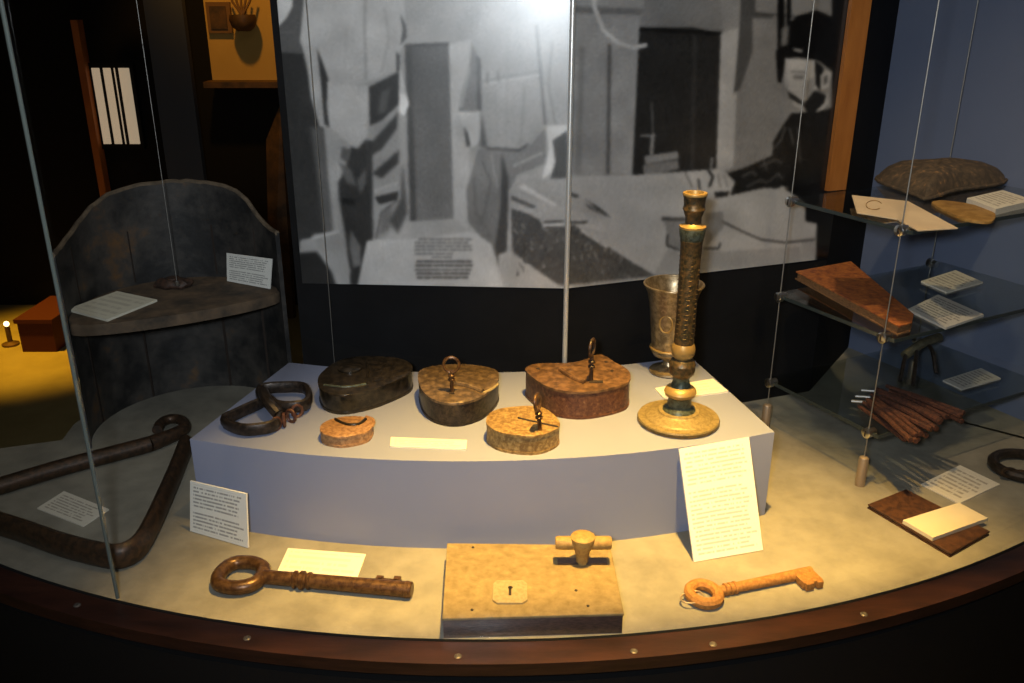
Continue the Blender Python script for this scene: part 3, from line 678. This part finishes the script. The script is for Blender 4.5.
B().box(hc + UPV * .001, (.034, .0065, .0012)).build('handle_shadow', 'block_side', t)  # dark strip standing in for the shadow below the handle bar

# ================================================================== PLINTH: SHACKLE, PADLOCKS, KEYS IN THEM
def outl(pts, z, n=5): return [Vector((p.x, p.y, 0)) for p in catmull([P(x, y, z) for x, y in pts], n)]
def shrink(o, k):
    c = sum(o, Vector()) / len(o); return [c + (p - c) * k for p in o]
def padlock(pts, hgt, side, top, label, strap=None, band=True):
    zt = ZP + hgt; o = outl(pts, zt); c = sum(o, Vector()) / len(o)
    t = thing('padlock', (c.x, c.y, ZP), label, 'padlock')
    B().prism(shrink(o, .985), ZP, zt - .002).build('body', side, t, sharp=50)
    B().prism(o, zt - .004, zt, .0012).build('top_plate', top, t, sharp=50)
    if band: B().prism(o, ZP, ZP + .004).build('bottom_flange', side, t, sharp=50)
    if strap:
        q = [P(x, y, zt) + UPV * .0012 for x, y in strap]
        sp = B().tube(catmull(q, 6, False), .0042, n=8, flat=1.0, up=(0, 0, 1)).build('hasp_strap', top, t)
    return t, zt
# dark flat padlock
t, zt = padlock([(318, 378), (329, 366), (346, 358), (372, 356), (398, 358), (411, 364), (410, 373), (390, 383), (366, 391), (340, 395), (322, 390)], .034, 'lock_dark', 'lock_dark', 'large dark iron padlock without key at the left on the plinth')
def ridge(px_pts, z, r, name, m, t, lift=.0): return B().tube(catmull([P(x, y, z + lift) for x, y in px_pts], 5, False), r, n=8).build(name, m, t)
ridge([(324, 385), (345, 387), (366, 384)], zt, .0022, 'cover_edge', 'candle_green', t); ridge([(366, 384), (368, 370), (366, 360)], zt, .0022, 'cover_edge', 'lock_dark', t)
kc = P(350, 369, zt); B().lathe(kc, [(.020, 0), (.020, .003), (.014, .0045), (.002, .005)], 24).build('keyhole_cover', 'lock_dark', t)
# small tan padlock
t, zt = padlock([(320, 427), (328, 420), (350, 416), (370, 418), (373, 423), (366, 432), (342, 437), (324, 434)], .018, 'tin_tan', 'tin_tan', 'small round tan padlock in front of the large dark one')
ridge([(335, 419), (346, 424), (358, 424), (366, 419)], zt, .0022, 'hasp_strap', 'lock_dark', t, .001)
ridge([(364, 430), (372, 426), (373, 420), (366, 417)], zt, .0028, 'shackle', 'tin_tan', t, -.002)
# middle padlock with key
t, zt = padlock([(418, 374), (427, 367), (461, 364), (492, 368), (499, 375), (495, 385), (480, 397), (457, 403), (435, 400), (422, 390)], .040, 'black_iron', 'lock_top_grey', 'brown rounded padlock with upright ring-headed key, middle of the plinth', [(456, 384), (470, 387), (483, 392)])
ridge([(483, 393), (492, 389), (498, 384)], zt, .0022, 'hasp_end', 'plate_pale', t); kc = P(452, 392, zt); B().box(kc + UPV * .0005, (.004, .007, .0006)).build('keyhole', 'dark_groove', t)
def lock_key(px, py, z, h, ring_r, ang, label, tilt=0.0, m='old_iron'):
    b = P(px, py, z); t = thing('padlock_key', b, label, 'key'); d = (UPV + Vector((tilt, 0, 0))).normalized(); sx = Vector((math.cos(ang), math.sin(ang), 0))
    B().cyl(b, b + d * (h - 2 * ring_r + .003), .0032, n=12).build('shaft', m, t)
    for u in (.35, .48): B().lathe(b + d * h * u * .9, [(.0034, 0), (.0055, .0015), (.0055, .004), (.0034, .0055)], 14).build('collar', m, t)
    c = b + d * (h - ring_r)
    B().tube([c + sx * math.cos(k * math.pi / 10) * ring_r * .95 + d * math.sin(k * math.pi / 10) * ring_r for k in range(20)], .0024, True, 8).build('bow', m, t); return t
lock_key(452, 392, zt, .058, .0125, .0, 'key with round bow standing in the middle brown padlock', m='key_iron')
# small yellow padlock with key
t, zt = padlock([(486, 420), (492, 411), (510, 407), (538, 406), (552, 413), (560, 424), (550, 432), (531, 436), (503, 433), (490, 427)], .031, 'lock_yellow', 'lock_yellow', 'small yellowish padlock with key at the plinth front', None)
ridge([(518, 418), (535, 422), (558, 427)], zt, .0018, 'hasp_groove', 'dark_groove', t)
lock_key(540, 430, zt, .056, .0125, 1.25, 'thin key standing in the small yellow padlock', -.10, 'key_iron')
# big red-brown padlock with key
t, zt = padlock([(525, 368), (540, 363), (565, 363), (584, 360), (600, 354), (615, 362), (629, 371), (628, 382), (606, 389), (578, 392), (552, 388), (535, 379)], .047, 'lock_side_red', 'lock_top_brown', 'largest padlock, red-brown with wide heart-shaped top and key', [(560, 370), (572, 378), (585, 383)])
kc = P(596, 382, zt); B().box(kc + UPV * .0005, (.011, .004, .0006)).build('keyhole', 'dark_groove', t)
for px, py in ((612, 371), (538, 369), (606, 362)): B().lathe(P(px, py, zt) - UPV * .0003, [(.0028, 0), (.0024, .0014), (.0005, .0018)], 10).build('rivet', 'dark_groove', t)
lock_key(591, 381, zt, .070, .0135, 1.2, 'tall dark key standing in the largest red-brown padlock', 0, 'old_iron')
# leg shackle: two interlocked flat iron loops
r = .0075; z = ZP + .012
t = thing('iron_shackle', P(265, 415, ZP), 'dark iron shackle of two linked loops on the left of the plinth', 'shackle')
B().tube(catmull([P(x, y, z) for x, y in ((224, 421), (240, 429), (258, 429), (274, 425), (280, 414), (270, 400), (256, 405), (236, 414))], 6), .0105, True, 10, flat=.55, up=(0, 0, 1)).build('loop', 'black_iron', t)
B().tube(catmull([P(x, y, z + .004) for x, y in ((262, 389), (284, 387), (304, 388), (309, 397), (304, 405), (286, 407), (270, 403), (260, 396))], 6), .0105, True, 10, flat=.55, up=(0, 0, 1)).build('loop', 'black_iron', t)
B().tube(catmull([P(263, 392, z + .008), P(268, 402, z + .016), P(278, 414, z + .004)], 6, False), .009, n=10).build('hinge_bar', 'black_iron', t)
for k, (px, py) in enumerate(((276, 424), (284, 420), (291, 416), (297, 411))):
    c = P(px, py, ZP + .011); an = .9 + k * .9
    B().tube([c + Vector((math.cos(an) * math.cos(q) * .008, math.sin(an) * math.cos(q) * .008, math.sin(q) * .010)) for q in np.linspace(0, 2 * math.pi, 13)[:-1]], .0026, True, 8).build('chain_link', 'lock_side_red', t)

# ================================================================== CANDLESTICK AND GOBLET
cb_ = P(678, 421, ZP); zz = lambda py: onv(cb_, py) - ZP
t = thing('candlestick', cb_, 'tall bronze candlestick with wide round base on the right of the plinth', 'candlestick')
px2m = (Vector((0, cb_.y, ZP - H))).length / F * .99
R_ = lambda n: n * px2m
B().lathe(cb_, [(R_(39), 0), (R_(41), .0015), (R_(41), .0055), (R_(39), .0055)], 64).build('base_rim', 'candle_bronze', t)
B().lathe(cb_, [(R_(40), .0055), (R_(40.6), .0060), (R_(40), .0085), (R_(33.5), .0095), (R_(33), .0105), (R_(31), .0115), (R_(27), .0145), (R_(22), .0165), (R_(20.5), .018), (R_(20), .0195), (R_(17), .020)], 64).build('base', 'candle_base', t)
def seg(name, m, prof): B().lathe(cb_, [(R_(a), zz(b)) for a, b in prof], 32).build(name, m, t)
z19 = 421 - .0195 / px2m
seg('base_collar', 'candle_green', [(17, 412), (16, 408), (12, 404.5), (11, 398), (12, 396)])
seg('lower_knop', 'candle_gold', [(11, 396), (15, 394), (16, 391), (14.5, 388), (10, 385.5)])
seg('stem', 'candle_green', [(10, 385.5), (9, 383), (8, 379), (9, 376)])
seg('middle_knop', 'candle_bronze', [(9, 376), (12, 373), (13, 369), (12.4, 366), (13, 364), (11.5, 360), (8.5, 357.5)])
seg('gold_collar', 'candle_gold', [(8.5, 357.5), (11, 354), (11.6, 350), (11, 346), (9.8, 343)])
seg('column', 'candle_bronze', [(9.6, 343), (9.4, 320), (9.6, 290), (9.8, 260), (10.2, 243), (11.0, 240)])
seg('capital', 'candle_green', [(10.4, 240), (11.5, 236), (12.2, 231), (12.2, 228)]); seg('capital_rim', 'candle_gold', [(12.2, 228), (12.4, 226), (9, 224.5), (7.6, 223)])
seg('neck', 'candle_bronze', [(7.6, 223), (7.4, 217), (9, 213), (9.4, 211)])
seg('candle_socket', 'candle_bronze', [(9.4, 211), (10.5, 209), (9.6, 205), (10.2, 198), (11, 195.5)])
seg('socket_rim', 'candle_gold', [(11, 195.5), (11.4, 194), (11, 192.5), (8, 192.2), (7.2, 196)])
ap = []
for k in range(140):                # relief scroll winding round the column
    a_ = k * .9; py = 340 - k * .69; ap.append(cb_ + Vector((math.cos(a_) * R_(9.8), math.sin(a_) * R_(9.8), zz(py))))
B().tube(ap, .0009, n=5).build('relief_scroll', 'candle_bronze', t)
gb = P(668, 371.5, ZP); zg = lambda py: onv(gb, py) - ZP
gb_m = (Vector((0, gb.y, ZP - H))).length / F * 1.0
t = thing('goblet', gb, 'tarnished metal goblet with flared rim standing behind the candlestick', 'goblet')
G = lambda n: n * gb_m
B().lathe(gb, [(G(18), 0), (G(19), .002), (G(18.5), .005), (G(12), .009), (G(7), .014), (G(5.5), .020), (G(7), .025), (G(9), .028)], 40).build('foot', 'goblet', t)
B().lathe(gb, [(G(9), .027), (G(16), zg(354)), (G(18.5), zg(350)), (G(17.8), zg(346)), (G(18.5), zg(340)), (G(20.5), zg(320)), (G(22.5), zg(303)), (G(25), zg(292)), (G(28.5), zg(284)), (G(27.6), zg(283.5)), (G(23), zg(293)), (G(20), zg(310)), (G(17), zg(345)), (G(2), zg(350))], 48).build('bowl', 'goblet', t)
B().tube([gb + Vector((math.cos(k * math.pi / 20) * G(18.6), math.sin(k * math.pi / 20) * G(18.6), zg(347))) for k in range(40)], .0022, True, 8).build('lower_band', 'candle_gold', t)
B().tube([gb + Vector((math.cos(k * math.pi / 20) * G(28.2), math.sin(k * math.pi / 20) * G(28.2), zg(284))) for k in range(40)], .0020, True, 8).build('rim_band', 'goblet', t)
med = gb + Vector((.1 * 0, -G(20.5), zg(318)))
for ang in (-2.0, -1.2, .2):
    c = gb + Vector((math.cos(ang) * G(20.9), math.sin(ang) * G(20.9), zg(318))); ty = Vector((-math.sin(ang), math.cos(ang), 0))
    B().tube([c + ty * math.cos(k * math.pi / 9) * .011 + UPV * math.sin(k * math.pi / 9) * .015 for k in range(18)], .0016, True, 6).build('medallion', 'candle_gold', t)

# ================================================================== RIGHT: CABLE SHELVES
ZSH = (.097, .262, .432)
SW, SD = .43, .252
TOP = .003
names = ('lowest', 'middle', 'top')
for z, nm in zip(ZSH, names):
    q = [sh(-.004, -.006), sh(SW, -.006), sh(SW, SD), sh(-.004, SD)]
    t = thing('glass_shelf', (*sh(SW / 2, SD / 2), z - TOP), nm + ' of the three cable-hung glass shelves', 'shelf', 'glass shelves at the right')
    B().prism(q, z - TOP, z + TOP).build('glass', 'shelf_glass', t, smooth=False)
    e = [sh(-.005, -.007), sh(SW, -.007), sh(SW, -.0055), sh(-.0035, -.0055), sh(-.0035, SD), sh(-.005, SD)]
    B().prism(e, z - TOP, z + TOP).build('polished_edge', 'shelf_edge', t, smooth=False)
for (u, v), lab in (((-.006, .012), 'left front'), ((-.006, .238), 'left rear'), ((SW - .015, -.014), 'right front'), ((SW - .015, SD + .010), 'right rear')):
    c = sh(u, v); b = Vector((c.x, c.y, 0))
    t = thing('shelf_cable', b, lab + ' suspension cable with clamps holding the glass shelves', 'cable', 'shelf suspension cables')
    B().cyl(b + UPV * .052, b + UPV * ZT, .0011, n=8).build('wire', 'cable_steel', t)
    B().lathe(b, [(.0080, 0), (.0080, .050), (.0070, .052), (.0030, .054)], 20).build('foot_post', 'brass', t)
    d = Vector((SU.x, SU.y, 0)) if u < 0 else Vector((SV.x, SV.y, 0)) * (1 if v < 0 else -1)
    d3 = d.normalized()
    for z in ZSH:
        cc = b + UPV * z
        cl = B().lathe(cc - d3 * .007, [(.0070, 0), (.0086, .001), (.0086, .010), (.0066, .011), (.0066, .020)], 20, (UPV, d3.cross(UPV), d3)).build('clamp', 'steel', t)
        B().box(cc - d3 * .0073, (.0006, .0050, .0010), (d3, UPV, d3.cross(UPV))).build('clamp_slot', 'dark_groove', cl)

# top shelf
z = ZSH[2] + TOP
def px_prism(name, pts, z, hgt, m, bevel, parent=None, n=4, smooth_outline=True):
    o = outl(pts, z + hgt, n) if smooth_outline else [P(x, y, z + hgt) for x, y in pts]
    return B().prism(o, z, z + hgt, bevel)
o = outl([(876, 179), (897, 189), (918, 196), (928, 199), (957, 190), (1000, 184), (1003, 177), (970, 174), (930, 171), (895, 172)], z + .004, 4)
c = sum(o, Vector()) / len(o)
t = thing('leather_hat', (c.x, c.y, z), 'flattened brown leather hat at the back of the top glass shelf', 'hat')
bm = B(); rings = []
for k, (s_, h_) in enumerate(((.96, 0), (1.0, .004), (.96, .013), (.85, .025), (.67, .035), (.42, .0405), (.18, .0425), (.02, .043))):
    rings.append([bm.V((c.x + (p.x - c.x) * s_, c.y + (p.y - c.y) * s_, z + h_ * (1 + .06 * math.sin(i * .5)))) for i, p in enumerate(o)])
n_ = len(o)
for A_, C_ in zip(rings, rings[1:]):
    for i in range(n_): bm.face([A_[i], A_[(i + 1) % n_], C_[(i + 1) % n_], C_[i]])
bm.face(rings[0][::-1]); bm.face(rings[-1]); bm.build('crown', 'pouch', t)
B().tube([Vector((p.x, p.y, z + .0045)) for p in o], .0032, True, 8).build('stitched_brim', 'pouch', t)
cr = [PP(x, y, Vector((c.x, c.y - .02, z + .03)), Vector((0, -.55, .83))) for x, y in ((905, 170), (915, 177), (930, 181), (945, 180))]
B().tube(catmull(cr, 5, False), .0022, n=6).build('crease_lace', 'dark_leather', t)
# folded paper
t = thing('folded_paper', P(905, 212, z), 'unfolded tan paper with a stamp at the left corner of the top glass shelf', 'paper')
zf = z + .012
B().slab([P(852, 195, zf), P(908, 201, z + .0025), P(897, 219, z + .0025), P(857, 212.5, zf)], .0015).build('leaf', 'tan_paper', t, smooth=False)
B().slab([P(908, 201, z + .0025), P(958, 228, z + .004), P(918, 230.5, z + .004), P(897, 219, z + .0025)], .0015).build('leaf', 'tan_paper', t, smooth=False)
sc_ = P(874, 205, z + .0085)
B().tube([PP(874 + 8 * math.cos(k * math.pi / 8), 205 + 4.5 * math.sin(k * math.pi / 8), P(852, 195, zf) + UPV * .0006, (P(908, 201, z + .0025) - P(852, 195, zf)).cross(P(857, 212.5, zf) - P(852, 195, zf)).normalized()) for k in range(2, 16)], .0006, n=5).build('round_stamp', 'ochre', t)
o = px_prism('x', [(932, 203), (941, 200), (966, 203), (993, 211), (992, 221), (971, 220), (955, 215)], z, .004, 'ochre', .0015).build('ochre_pad', 'ochre')
tag(o, 'flat ochre leather patch on the top glass shelf beside a white label', 'leather')
card('text_label', [(1003, 190), (1034, 200), (996, 209), (967, 198)], 'white printed label block at the right of the top glass shelf', 'label', 'print_card', z=z, th=.010)

# middle shelf
z = ZSH[1] + TOP; hb_ = .016
pts = [(796, 271), (851, 261), (914, 314), (912, 322), (899, 326)]
o = [P(x, y, z + hb_) for x, y in pts]; c = sum(o, Vector()) / len(o)
t = thing('orange_book', (c.x, c.y, z), 'long worn orange-red leather book along the edge of the middle glass shelf', 'book')
B().prism(o, z, z + .0025).build('back_cover', 'book_edge', t, smooth=False)
B().prism(shrink([Vector((p.x, p.y, 0)) for p in o], .97), z + .0025, z + hb_ - .0025).build('page_block', 'book_edge', t, smooth=False)
B().prism(o, z + hb_ - .0025, z + hb_, .0008).build('front_cover', 'orange_book', t, smooth=False)
card('text_card', [(955.6, 270), (983, 282), (946.7, 292), (921, 281)], 'small beige printed card at the back of the middle glass shelf', 'card', 'print_card', z=z, th=.003)
card('text_card', [(938, 294.4), (984, 314.5), (946, 327.5), (908, 309)], 'larger grey printed card beside the orange book on the middle glass shelf', 'card', 'print_dense', z=z, th=.004)

# lowest shelf
z = ZSH[0] + TOP
card('text_card', [(981, 368), (1001, 378), (961.7, 389), (943, 380)], 'single grey printed card on the lowest glass shelf', 'card', 'print_dense', z=z, th=.003)
t = thing('iron_clamp', P(918, 377, z), 'olive iron clamp tool with bent legs on the lowest glass shelf', 'tool')
ba_ = P(902, 368, z); hA = Vector((ba_.x, ba_.y, onv(ba_, 356))); bb_ = P(935, 360, z); hB = Vector((bb_.x, bb_.y, min(onv(bb_, 337), z + .075)))
B().tube(catmull([hA, hA * .5 + hB * .5 + UPV * .006, hB], 5, False), .0085, n=10).build('grip', 'tool_olive', t)
for s_, (px, py) in ((.35, (913, 385)), (.65, (936, 373)), (.05, (900, 381))):
    f = P(px, py, z + .003); st = hA.lerp(hB, s_)
    B().tube(catmull([st, st.lerp(f, .5) + UPV * .012, f], 5, False), .0038, n=8).build('leg', 'black_iron', t)
t = thing('rod_bundle', P(910, 415, z), 'bundle of rusty reddish iron rods on the lowest glass shelf', 'bundle')
for k in range(26):
    s_ = k / 25; row = (k * 7) % 3
    a = P(862 + 26 * s_ + rng.uniform(-6, 6), 406 - 19 * s_ + rng.uniform(-3, 3), z + .005 + row * .007); b = P(908 + 50 * s_ + rng.uniform(-12, 10), 440 - 24 * s_ + rng.uniform(-5, 5), z + .005 + row * .007)
    B().tube([a, a.lerp(b, .5) + UPV * .001, b], lambda i: (.0034, .0042, .0046)[i], n=7).build('rod', 'rust_rod', t)
for k, (px, py) in enumerate(((868, 391), (862, 397), (858, 402))): 
    p = P(px, py, z + .006); B().cyl(p - Vector((.010, -.004, 0)), p + Vector((.012, -.005, .002)), .0028, n=8).build('bright_tip', 'cable_steel', t)

# deck right: leather folder, cream card, dark iron
o = [P(x, y, .008) for x, y in ((868, 504), (906, 489), (990, 531), (951, 553))]; c = sum(o, Vector()) / 4
t = thing('leather_folder', (c.x, c.y, 0), 'dark red-brown leather folder lying on the deck under a cream card', 'folder')
B().prism(o, .0, .0025).build('back_board', 'leather_red', t, smooth=False); B().prism(shrink([Vector((p.x, p.y, 0)) for p in o], .95), .0025, .0055).build('pages', 'book_edge', t, smooth=False); B().prism(o, .0055, .008, .0008).build('front_board', 'leather_red', t, smooth=False)
card('blank_card', [(959, 502.5), (988, 518), (933, 537.6), (903, 520)], 'blank cream card resting on the leather folder', 'card', 'cream', z=.0085, th=.006)
ic = P(1026, 466, .009); t = thing('iron_ring', Vector((ic.x, ic.y, 0)), 'dark iron ring with chain at the right edge of the deck', 'shackle')
B().tube([ic + Vector((math.cos(k * math.pi / 14) * .052, math.sin(k * math.pi / 14) * .045, 0)) for k in range(28)], .0090, True, 10).build('ring', 'black_iron', t)
for k in range(4):
    c = ic + Vector((-.045 + k * .018, -.030 - .004 * k, .004)); B().tube([c + Vector((math.cos(q) * .012, math.sin(q) * .006 * (1 if k % 2 else .4), math.sin(q) * .006 * (.3 if k % 2 else 1))) for q in np.linspace(0, 2 * math.pi, 13)[:-1]], .003, True, 6).build('chain_link', 'old_iron', t)

# ================================================================== GALLERY BEYOND, AT THE LEFT
YW = 4.70
def quad_on_wall(px0, py0, px1, py1, Y): return PY(px0, py0, Y), PY(px1, py1, Y)
def panel(name, px0, py0, px1, py1, Y, th, m, parent=None, **k):
    a, b = PY(px0, py0, Y), PY(px1, py1, Y); b.x = PY(px1, py0, Y).x; return B().span((a.x, Y, b.z), (b.x, Y + th, a.z)).build(name, m, parent, smooth=False)
a = PY(90, 68, 4.6); t = thing('light_panel', (PY(115, 140, 4.6).x, 4.64, PY(115, 145, 4.6).z), 'pale lit panel with three upright strips on the dark gallery wall', 'panel')
panel('backing', 88, 63, 132, 149, 4.66, .03, 'black_base', t)
for x0, x1 in ((91, 98.8), (102.5, 110), (113.4, 114.2), (118, 128.5)): panel('strip', x0, 68, x1, 144, 4.652, .006, 'light_panel', t)
a = PY(195, 5, 4.6); al0, al1 = PY(203, -60, 4.66), PY(285, 84, 4.66)
struct(panel('wall_alcove', 196, -60, 288, 84, 4.64, .05, 'alcove_plaster'), 'orange-lit plaster wall in the gallery beyond')
t = thing('picture_frame', PY(218, 32, 4.6), 'small framed picture on the orange-lit wall', 'picture'); panel('frame', 205, 2, 229, 33, 4.615, .024, 'frame_wood', t); panel('print', 208.5, 6, 225, 29, 4.608, .008, 'picture_dark', t)
t = thing('wall_bowl', PY(244, 32, 4.55), 'dark bowl with sprigs against the orange-lit wall', 'bowl')
c = PY(244, 31, 4.56); B().lathe(c, [(.03, 0), (.055, .02), (.065, .05), (.060, .075), (.050, .075)], 24).build('bowl', 'picture_dark', t)
for k in range(5): B().tube([c + Vector((0, 0, .07)), c + Vector((-.04 + .02 * k, 0, .13)), c + Vector((-.06 + .03 * k, .01, .18))], .006, n=6).build('sprig', 'frame_wood', t)
lg = panel('wall_ledge', 203, 82, 288, 88, 4.52, .12, 'picture_dark'); tag(lg, 'dark wooden ledge below the orange-lit wall', 'ledge')
lb = B().slab([PY(266, 140, 4.60), PY(280, 105, 4.60), PY(300, 420, 4.40), PY(272, 420, 4.40)], .03).build('glow_board', 'picture_dark', smooth=False); tag(lb, 'slanting board added for the amber glow below the ledge beside the mural', 'board')  # invented board, placed to give the amber glow seen below the ledge
post = panel('gallery_post', 70, 20, 77, 300, 4.62, .06, 'orange_post'); tag(post, 'slim orange-brown wooden post beside the lit panel', 'post')
dp = panel('gallery_screen', 130, -90, 170, 330, 4.2, .04, 'gallery_panel'); tag(dp, 'tall dark grey screen left of the orange-lit wall', 'screen')
a, b = PY(23, 290, 4.3), PY(57, 352, 4.3)
fl = P(40, 352, -.85)
t = thing('red_chest', (fl.x, fl.y + .2, -.85), 'red cloth-covered chest on the yellow-lit gallery floor', 'chest')
xa, xb = P(23, 352, -.85).x, P(57, 352, -.85).x
B().span((xa, fl.y, -.85), (xb, fl.y + .35, -.85 + .15)).build('body', 'red_cloth', t, smooth=False); B().span((xa - .01, fl.y - .01, -.70), (xb + .01, fl.y + .36, -.68)).build('lid', 'red_cloth', t, smooth=False)
lp_ = P(11, 345, -.85); t = thing('floor_light', lp_, 'tiny glowing light low beside the red chest', 'lamp')
B().lathe(lp_, [(.04, 0), (.04, .01), (.012, .02), (.012, .10)], 14).build('stand', 'picture_dark', t); B().sphere(lp_ + UPV * .112, .013).build('bulb', 'lamp_glow', t)
